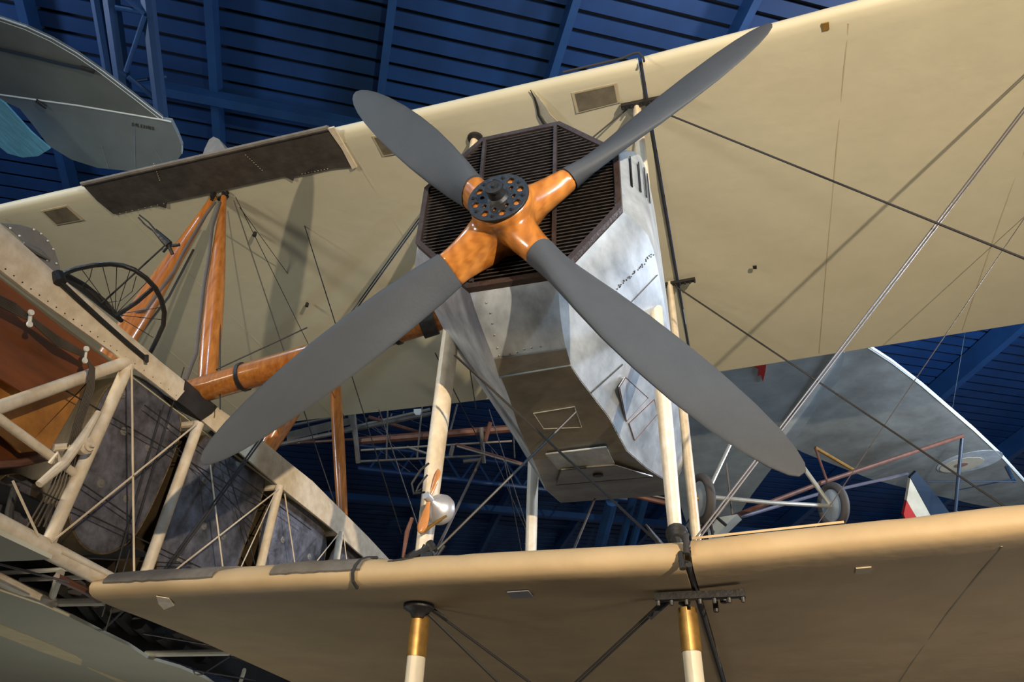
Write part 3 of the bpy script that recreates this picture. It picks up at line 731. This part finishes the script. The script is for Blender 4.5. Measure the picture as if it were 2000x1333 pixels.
tank([(410, 842), (450, 852), (490, 884), (512, 925), (512, 960), (495, 1010), (470, 1080), (440, 1150), (380, 1170), (320, 1150), (305, 1090), (330, 1000), (360, 910)], -3.12, .8,
     [(399, 938), (350, 1095), (398, 1028), (436, 1048), (465, 905)])
tank([(535, 975), (568, 982), (604, 1003), (630, 1038), (634, 1080), (612, 1150), (560, 1180), (505, 1150), (505, 1050), (515, 1000)], -3.12, .8, [(552, 1055), (604, 1088)])
tank([(660, 1062), (692, 1070), (716, 1100), (700, 1160), (650, 1170), (636, 1110)], -3.12, .8, [])
tank([(10, 930), (60, 940), (120, 985), (110, 1040), (60, 1090), (0, 1070), (-30, 990)], -3.4, .5, [])
# belly: covered panels either side of the open bay, cross tubes inside
zb = -.02; lightstreak = mat('painted_light_streak', (.88, .74, .46), .6)  # pale cream stands in for a warm streak of light on the belly
bl = MB().slab([at(-80, 1120, Z=zb), at(0, 1155, Z=zb), at(80, 1182, Z=zb), at(140, 1208, Z=zb), at(200, 1238, Z=zb), at(250, 1262, Z=zb), at(290, 1288, Z=zb), at(350, 1305, Z=zb), at(400, 1326, Z=zb), at(480, 1380, Z=zb), at(300, 1500, Z=zb), at(-100, 1500, Z=zb)], (0, 0, .02)).build('belly_panel', fabric, BP, smooth=0)
MB().slab([at(-80, 1180, Z=zb-.006), at(0, 1221, Z=zb-.006), at(80, 1253, Z=zb-.006), at(147, 1282, Z=zb-.006), at(160, 1290, Z=zb-.006), at(158, 1301, Z=zb-.006), at(75, 1272, Z=zb-.006), at(0, 1242, Z=zb-.006), at(-80, 1205, Z=zb-.006)], (0, 0, .005)).build('light_streak', lightstreak, bl, smooth=0, label='cream streak of light painted on the belly')
MB().slab([at(170, 1305, Z=zb-.006), at(250, 1335, Z=zb-.006), at(240, 1338, Z=zb-.006)], (0, 0, .005)).build('light_streak', lightstreak, bl, smooth=0)
MB().slab([at(-80, 1010, Z=.0), at(0, 1046, Z=.0), at(100, 1093, Z=.0), at(50, 1096, Z=.0), at(-80, 1100, Z=.0)], (0, 0, .02)).build('belly_panel', fabric, BP, smooth=0)
T('belly_longeron', cream, BP, [at(-60, 1108, Z=.02), at(0, 1133, Z=.02), at(90, 1175, Z=.02), at(105, 1180, Z=.02)], [.03, .03, .03, .034], 10)
for a, b, r_, z_ in (((95, 1178), (205, 1176), .022, .03), ((285, 1278), (455, 1275), .022, .03), ((40, 1133), (175, 1128), .012, .1), ((0, 1120), (140, 1112), .012, .1), ((0, 1103), (135, 1138), .006, .0),
                   ((200, 1233), (245, 1190), .006, .0), ((280, 1238), (420, 1262), .006, .0), ((395, 1318), (450, 1283), .006, .0), ((375, 1310), (500, 1330), .006, .0), ((470, 1333), (477, 1310), .016, .05), ((98, 1178), (118, 1120), .02, .05)):
    T('belly_tube', ivory if r_ > .01 else wirelight, BP, [at(*a, Z=z_), at(*b, Z=z_)], r_, 10)
m = MB()
for i in range(7):
    m.tube([at(150+40*i, 1150+22*i, Z=.15), at(190+45*i, 1215+18*i, Z=.2)], .05, 8)
m.build('belly_gear', leather, BP)
MB().slab([(-4.05, -1.4, .33), (-4.05, 4.4, .33), (-3.15, 4.4, .33), (-3.15, -1.4, .33)], (0, 0, .01)).build('bay_floor', leather, BP, smooth=0)
MB().tube([at(110, 1128, Z=.02), at(160, 1150, Z=.02), at(195, 1172, Z=.02)], .02, 8).build('brown_stay', redwood, BP)

# windscreen and gun ring on the nose
ws = [(5, 437), (45, 441), (72, 449), (92, 466), (108, 492), (117, 520), (118, 533), (108, 541), (90, 525), (58, 485), (30, 455)]
pt = [P(x, y, -3.06) for x, y in ws]
wsb = MB().slab(pt, (-.02, .0, .01)).build('windscreen', glass, BP, smooth=0, label='grey riveted plate')
for x, y in ((20, 446), (38, 461), (57, 479), (75, 493), (92, 509), (110, 515), (104, 487), (93, 471), (80, 457), (66, 449)):
    MB().lathe(P(x, y, -3.055), (1, 0, 0), [(0, .006), (.006, .003)], 8).build('rivet', whitep, wsb)
MB().tube([P(46, 475, -3.045), P(72, 490, -3.045), P(98, 508, -3.045)], [.008, .02, .006], 8).build('scoop', glass, wsb)
ring = [(115, 548), (128, 533), (150, 525), (185, 518), (215, 516), (240, 519), (262, 527), (285, 543), (303, 562), (315, 585), (321, 610), (319, 635), (308, 660), (297, 682), (286, 702)]
ZR = 1.42
rp = [at(x, y, Z=ZR+.0) for x, y in ring]
gr = MB().tube(rp, .0135, 10).build('gun_ring', black, BP, label='black curved gun ring with spokes')
MB().tube([P(116, 550, -2.97), P(150, 582, -2.97), P(200, 628, -2.97), P(250, 672, -2.97), P(286, 702, -2.97)], .014, 8).build('ring_base', black, gr)
MB().tube([P(122, 536, -3.1), P(160, 560, -3.1), P(200, 592, -3.1), P(238, 628, -3.1)], [.022, .028, .028, .012], 8).build('ring_arm', leather, gr)
MB().tube([P(112, 535, -2.99), P(118, 552, -2.96)], .03, 8).build('ring_pivot', black, gr)
MB().tube([P(285, 695, -2.96), P(287, 708, -2.95)], [.016, .01], 8).build('ring_pivot', black, gr)
MB().tube([at(302, 560, Z=ZR), at(268, 590, Z=ZR), at(232, 614, Z=ZR)], .013, 8).build('ring_strut', black, gr)
MB().tube([at(200, 592, Z=ZR), at(322, 480, Z=ZR+.4)], .006, 6).build('ring_stay', black, gr)
cc = at(225, 615, Z=ZR)
for x, y in ((160, 527), (200, 519), (228, 518), (255, 525), (290, 548), (318, 600), (318, 625), (300, 660)):
    p = at(x, y, Z=ZR); MB().tube([p, p.lerp(cc, .95)], .0022, 5).build('spoke', wire, gr)
MB().tube([at(180, 525, Z=ZR), at(175, 545, Z=ZR), at(160, 560, Z=ZR)], .0022, 5).build('spoke', wire, gr)
MB().tube([at(266, 540, Z=ZR), at(258, 570, Z=ZR), at(235, 588, Z=ZR), at(205, 592, Z=ZR)], .0022, 5).build('spoke', wire, gr)
m = MB(); D0 = 3.9
m.tube([at(302, 450, D=D0), at(320, 468, D=D0), at(330, 478, D=D0)], [.012, .02, .022], 8).tube([at(330, 478, D=D0), at(338, 480, D=D0), at(351, 478, D=D0)], .009, 8).tube([at(328, 476, D=D0), at(337, 497, D=D0)], .01, 8)
m.tube([at(302, 448, D=D0), at(290, 434, D=D0), at(272, 420, D=D0)], .005, 6).tube([at(300, 452, D=D0), at(284, 440, D=D0), at(270, 425, D=D0)], .005, 6).tube([at(330, 478, D=D0), at(318, 492, D=D0)], .01, 8)
m.build('gun_sight', black, gr)
# fairing tip standing above the upper leading edge
MB().slab([at(x, y, Y=.45) for x, y in ((390, 318), (400, 290), (408, 273), (417, 267), (428, 272), (438, 288), (448, 312))], (0, .12, .02)).build('header_tank_fin', darkpatch, BP, smooth=50)

# ================================================================== MONOPLANE, upper left
ZL = 4.6
ML = thing('monoplane_tailplane', 'grey fabric wing tip with a white leading edge hanging in the top left corner', 'aeroplane', at(150, 200, Z=ZL))
wl = [(-60, 15), (0, 38), (50, 55), (100, 78), (150, 107), (200, 142), (260, 188), (316, 232)]
def slabz(px, Z, th, name, m, parent, smooth=0, label=None, dz=0):
    return MB().slab([at(x, y, Z=Z+dz) for x, y in px], (0, 0, th)).build(name, m, parent, smooth=smooth, label=label)
slabz(wl+[(240, 219), (150, 204), (70, 193), (0, 183), (-60, 172)], ZL, .05, 'wing_panel', greyfab_l, ML)
slabz([(-60, 174), (0, 186), (70, 196), (150, 207), (240, 222), (316, 235), (334, 238), (346, 262), (355, 285), (355, 300), (345, 316), (320, 326), (260, 335), (190, 328), (140, 312), (95, 285), (65, 245), (38, 212), (0, 195), (-60, 186)], ZL, .05, 'aileron', greyfuse_l, ML)
MB().tube([at(x, y, Z=ZL+.02) for x, y in wl], .022, 8).build('leading_edge', whiteedge, ML)
MB().tube([at(x, y, Z=ZL-.002) for x, y in [(-60, 174), (0, 185), (70, 195), (150, 206), (240, 221), (316, 234), (334, 238)]], .008, 6).build('hinge_tape', whiteedge, ML)
MB().tube([at(x, y, Z=ZL+.01) for x, y in [(334, 238), (346, 262), (355, 285), (355, 300)]], .006, 6).build('hinge_tape', whiteedge, ML)
MB().tube([at(-40, 88, Z=ZL-.02), at(60, 110, Z=ZL-.02), at(120, 125, Z=ZL-.02), at(180, 137, Z=ZL-.02)], .014, 8).build('stay', navy, ML)
MB().tube([at(158, 132, Z=ZL-.02), at(184, 140, Z=ZL-.02)], .02, 8).build('stay_bracket', black, ML)
MB().tube([at(70, 196, Z=ZL-.03), at(82, 205, Z=ZL-.03), at(90, 210, Z=ZL-.02)], .018, 8).build('control_horn', black, ML)
for a, b in (((198, 285), (212, 330)), ((262, 240), (264, 330)), ((300, 290), (318, 320))):
    MB().tube([at(*a, Z=ZL-.002), at(*b, Z=ZL-.002)], .004, 5).build('rib_tape', greyfuse_l, ML)
MB().slab([at(x, y, Z=ZL-.25) for x, y in ((-30, 180), (0, 196), (10, 203), (30, 225), (60, 258), (98, 291), (75, 305), (45, 308), (15, 300), (0, 288), (-30, 270))], (0, 0, .02)).build('rudder', cyan, ML, smooth=0, label='pale blue translucent fabric fin')
# illegible registration marks, drawn as the short strokes they show
glyph = {'D': [(0, 0, 0, 1), (0, 1, .7, 1), (.7, 1, .9, .5), (.9, .5, .7, 0), (.7, 0, 0, 0)], '-': [(.2, .5, .8, .5)], '4': [(.7, 0, .7, 1), (.7, 1, 0, .4), (0, .4, .9, .4)], 'L': [(0, 1, 0, 0), (0, 0, .7, 0)],
         'E': [(0, 0, 0, 1), (0, 1, .8, 1), (0, .5, .7, .5), (0, 0, .8, 0)], 'H': [(0, 0, 0, 1), (.8, 0, .8, 1), (0, .5, .8, .5)], 'B': [(0, 0, 0, 1), (0, 1, .7, .8), (.7, .8, 0, .5), (0, .5, .8, .2), (.8, .2, 0, 0)]}
m = MB()
for i, ch in enumerate('D4LEBHBB'):
    x0 = 258+i*5.7; y0 = 246+i*1.15
    for (ax_, ay, bx, by) in glyph[ch]:
        m.tube([at(x0+ax_*4, y0-ay*6, Z=ZL-.003), at(x0+bx*4, y0-by*6, Z=ZL-.003)], .0035, 4)
m.build('registration_marks', letter, ML)

# ================================================================== MONOPLANE, right
ZM = 5.0
MR = thing('hanging_monoplane', 'grey two-wheeled monoplane with faded roundel hanging behind the right propeller blade', 'aeroplane', at(1600, 850, Z=ZM))
le = [(1600, 620), (1700, 680), (1740, 706), (1800, 752), (1850, 795), (1900, 838), (1950, 885), (2000, 940), (2080, 1010)]
te = [(2080, 1030), (2000, 1004), (1900, 985), (1800, 962), (1700, 936), (1620, 905), (1570, 885), (1540, 870), (1560, 800), (1600, 720)]
slabz(le+te, ZM, .06, 'wing', greyfab, MR)
MB().tube([at(x, y, Z=ZM+.03) for x, y in le], .035, 8).build('leading_edge', whiteedge, MR)
slabz([(1300, 640), (1480, 610), (1600, 640), (1650, 690), (1640, 740), (1600, 790), (1560, 850), (1500, 925), (1470, 965), (1440, 1010), (1410, 1030), (1350, 1050), (1300, 900)], ZM-.25, .25, 'fuselage', greyfuse, MR)
slabz([(1650, 680), (1580, 790), (1520, 870), (1512, 868), (1575, 775), (1640, 680)], ZM-.27, .03, 'fuselage_edge', whiteedge, MR)
slabz([(1350, 700), (1490, 700), (1440, 745), (1420, 790), (1380, 770)], ZM-.262, .01, 'side_panel', cyan, MR) if False else None
slabz([(1466, 714), (1484, 708), (1497, 707), (1495, 726), (1490, 747), (1486, 733), (1480, 735), (1482, 722)], ZM-.262, .008, 'red_emblem', redp, MR)
# wheels
W1 = at(1370, 975, D=8.7); W2 = at(1627, 988, D=9.5)
vw = (W2-CAM).normalized(); axl = (W2-W1); axl = (axl-vw*axl.dot(vw)).normalized()
wa = (axl*.82+vw*.57).normalized()
def wheel(c, name='wheel'):
    r_ = .30
    ty = MB().lathe(c, wa, [(.055*math.sin(t), r_-.045+.05*math.cos(t)) for t in frange(-math.pi, math.pi, 16)], 48).build('wheel', rubber, MR)
    MB().lathe(c-wa*.05, wa, [(0, .03), (.0, .05), (.03, r_*.80), (.05, r_*.86), (.07, r_*.80), (.10, .05)], 40).build('wheel_disc', disc, ty)
    MB().lathe(c-wa*.085, wa, [(0, .01), (0, .022), (.03, .03), (.14, .03), (.17, .02)], 12).build('hub_cap', brass, ty)
wheel(W1); wheel(W2)
T('axle', steelpale, MR, [at(1392, 972, D=8.75), at(1500, 982, D=8.95), at(1622, 989, D=9.42)], .028, 10)
T('undercarriage_leg', steelpale, MR, [at(1570, 915, D=9.6), at(1620, 985, D=9.42)], .03, 10)
T('undercarriage_leg', steelpale, MR, [at(1430, 860, D=9.4), at(1390, 945, D=8.9)], .024, 10)
T('undercarriage_leg', bamboo, MR, [at(1475, 905, D=9.6), at(1390, 1020, D=9.0)], .028, 10)
T('undercarriage_leg', bamboo, MR, [at(1418, 905, D=9.4), at(1430, 1005, D=9.2)], .012, 8)
T('wing_strut', redwood, MR, [at(1400, 1022, D=9.4), at(1600, 945, D=10.5), at(1880, 852, D=11.8)], .032, 10)
T('wing_strut', violet, MR, [at(1400, 1024, D=9.6), at(1600, 965, D=11), at(1772, 926, D=12.6)], .026, 10)
T('skid_brace', redwood, MR, [at(1592, 875, D=10.8), at(1618, 948, D=10.4)], .018, 8)
T('skid_brace', brass, MR, [at(1592, 875, D=10.8), at(1672, 922, D=10.9)], .028, 8)
T('king_post', navy, MR, [at(1879, 856, D=11.8), at(1862, 1040, D=11.6)], .028, 8)
T('aileron_horn', navy, MR, [at(1966, 913, D=12.6), at(1980, 940, D=12.2)], .035, 8)
T('aileron_rod', navy, MR, [at(1810, 941, D=12.4), at(1985, 941, D=12.2)], .012, 6)
T('aileron_rod', navy, MR, [at(1870, 958, D=12.6), at(1980, 936, D=12.2)], .010, 6)
c = at(1886, 905, Z=ZM-.01)
for r_, mm, dz, nm in ((.40, disc, -.004, 'roundel_outer'), (.27, bone, -.010, 'roundel_ring'), (.08, roundred, -.016, 'roundel_centre')):
    cx, cy = (1893, 903) if r_ > .3 else (1878, 909)
    c = at(cx, cy, Z=ZM+dz)
    e1_ = (at(cx+50, cy-14, Z=ZM+dz)-c).normalized(); e2_ = Vector((0, 0, 1)).cross(e1_)
    MB().slab([c+e1_*math.cos(t)*r_*1.35+e2_*math.sin(t)*r_ for t in frange(0, 2*math.pi*39/40, 39)], (0, 0, .004)).build(nm, mm, MR, smooth=0)
for q, q2 in (((1760, 300), (1505, 870)),):
    pass
for q, q2 in (((1860, 800), (1900, 560)), ((1365, 1030), (1362, 1050))):
    MB().tube([at(*q, Z=ZM+.06), roof(*roofpx(*q2))], .004, 5).build('suspension_cable', wire, MR) if q[1] < 900 else None
m = MB()
for i in range(10):
    a = at(1340+random.uniform(0, 60), 1000+random.uniform(0, 60), D=8.9); m.tube([a, a+Vector((random.uniform(-.2, .2), random.uniform(-.1, .1), random.uniform(-.3, .1)))], .02, 6)
m.build('engine_parts', black, MR)
MB().slab([at(1380, 1015, D=9.2), at(1440, 1005, D=9.2), at(1412, 1032, D=9.2), at(1385, 1060, D=9.2)], (.05, .2, 0)).build('nose_cover', greyfuse, MR, smooth=0)

# ================================================================== tricolour rudder
TR = thing('tricolour_rudder_aeroplane', 'aeroplane rudder striped navy, off-white and red, standing above the lower wing at right', 'aeroplane', at(1815, 1010, D=13))
for nm, px, mm in (('navy_stripe', [(1790, 921), (1778, 933), (1836, 1040), (1882, 1040), (1835, 975)], navy),
                   ('white_stripe', [(1778, 935), (1771, 978), (1808, 1045), (1838, 1045)], bone),
                   ('red_stripe', [(1771, 979), (1765, 1005), (1770, 1018), (1795, 1040), (1812, 1048)], redp)):
    MB().slab([at(x, y, D=13) for x, y in px], FW*.08).build(nm, mm, TR, smooth=0)
MB().tube([at(1873, 1000, D=13), at(1867, 1020, D=13)], .03, 8).build('tail_post', whiteedge, TR)

# ================================================================== skeletal aeroplane in the middle distance
SK = thing('skeleton_aeroplane', 'uncovered wooden early aeroplane frame hanging in the dark behind the engine', 'aeroplane', at(800, 880, D=10))
def sk_(name, m, a, b, r_, D1=10., D2=None): return T(name, m, SK, [at(*a, D=D1), at(*b, D=D2 or D1)], r_, 8)
for a, b, r_, mm, D1 in (((540, 870), (860, 805), .03, bamboo, 10), ((520, 842), (700, 805), .02, bamboo, 10.4), ((700, 862), (1090, 830), .055, redwood, 10), ((705, 880), (1000, 862), .014, dullwood, 9.9),
                         ((700, 902), (950, 890), .016, bamboo, 9.9), ((668, 840), (840, 800), .022, dullwood, 10.2), ((690, 805), (700, 905), .035, bamboo, 9.9), ((682, 810), (694, 862), .022, bamboo, 10.1),
                         ((757, 800), (755, 900), .012, bamboo, 9.9), ((824, 795), (815, 895), .012, bamboo, 9.9), ((893, 790), (880, 840), .014, bamboo, 9.8), ((1000, 800), (1005, 895), .012, black, 10),
                         ((720, 815), (850, 855), .028, redwood, 10.2), ((795, 873), (845, 890), .016, dullwood, 9.9), ((890, 868), (1025, 908), .022, redwood, 9.8), ((892, 872), (1022, 910), .012, dullwood, 9.7),
                         ((1160, 950), (1310, 985), .035, redwood, 9.6), ((1164, 946), (1310, 976), .012, dullwood, 9.5), ((1265, 938), (1312, 960), .03, redwood, 9.6), ((940, 835), (945, 905), .03, bamboo, 9.8),
                         ((958, 825), (948, 862), .03, redwood, 9.8), ((905, 902), (945, 898), .025, bamboo, 9.8), ((540, 868), (700, 858), .02, redwood, 10.4), ((885, 870), (880, 890), .03, bamboo, 9.8)):
    sk_('frame_member', mm, a, b, r_, D1)
for i in range(11):
    x = 545+24*i; sk_('wing_rib', bamboo, (x, 868-i*5), (x+4, 848-i*4.4), .010, 10.2)
for i in range(8):
    a = (random.uniform(560, 1000), random.uniform(800, 870)); b = (a[0]+random.uniform(20, 120), a[1]+random.uniform(20, 90)); sk_('rigging_and_cable', wirelight, a, b, .004, 10.2)
MB().slab([at(x, y, D=10.1) for x, y in ((560, 862), (560, 845), (640, 825), (690, 815), (690, 828), (640, 842))], FW*.02).build('rib_fabric', bamboo, SK, smooth=0)
MB().slab([at(x, y, D=9.6) for x, y in ((808, 800), (822, 799), (823, 804), (820, 811), (812, 811), (808, 806))], FW*.02).build('number_tag', whitep, SK, smooth=0, label='small white tag')
for q, q2 in (((960, 880), (1050, 1090)), ((985, 900), (1020, 1085))): sk_('rigging_and_cable', wirelight, q, q2, .005, 9.5)
for a, b, D_ in (((740, 800), (840, 1100), 7), ((955, 800), (1046, 1085), 8)): sk_('rigging_and_cable', wirelight, a, b, .0055, D_)  # cables hanging nearer than this frame, grouped here but not its rigging
cab(at(2015, 405, Y=YR), at(1581, 1048, Y=YR), .0035, wirelight)
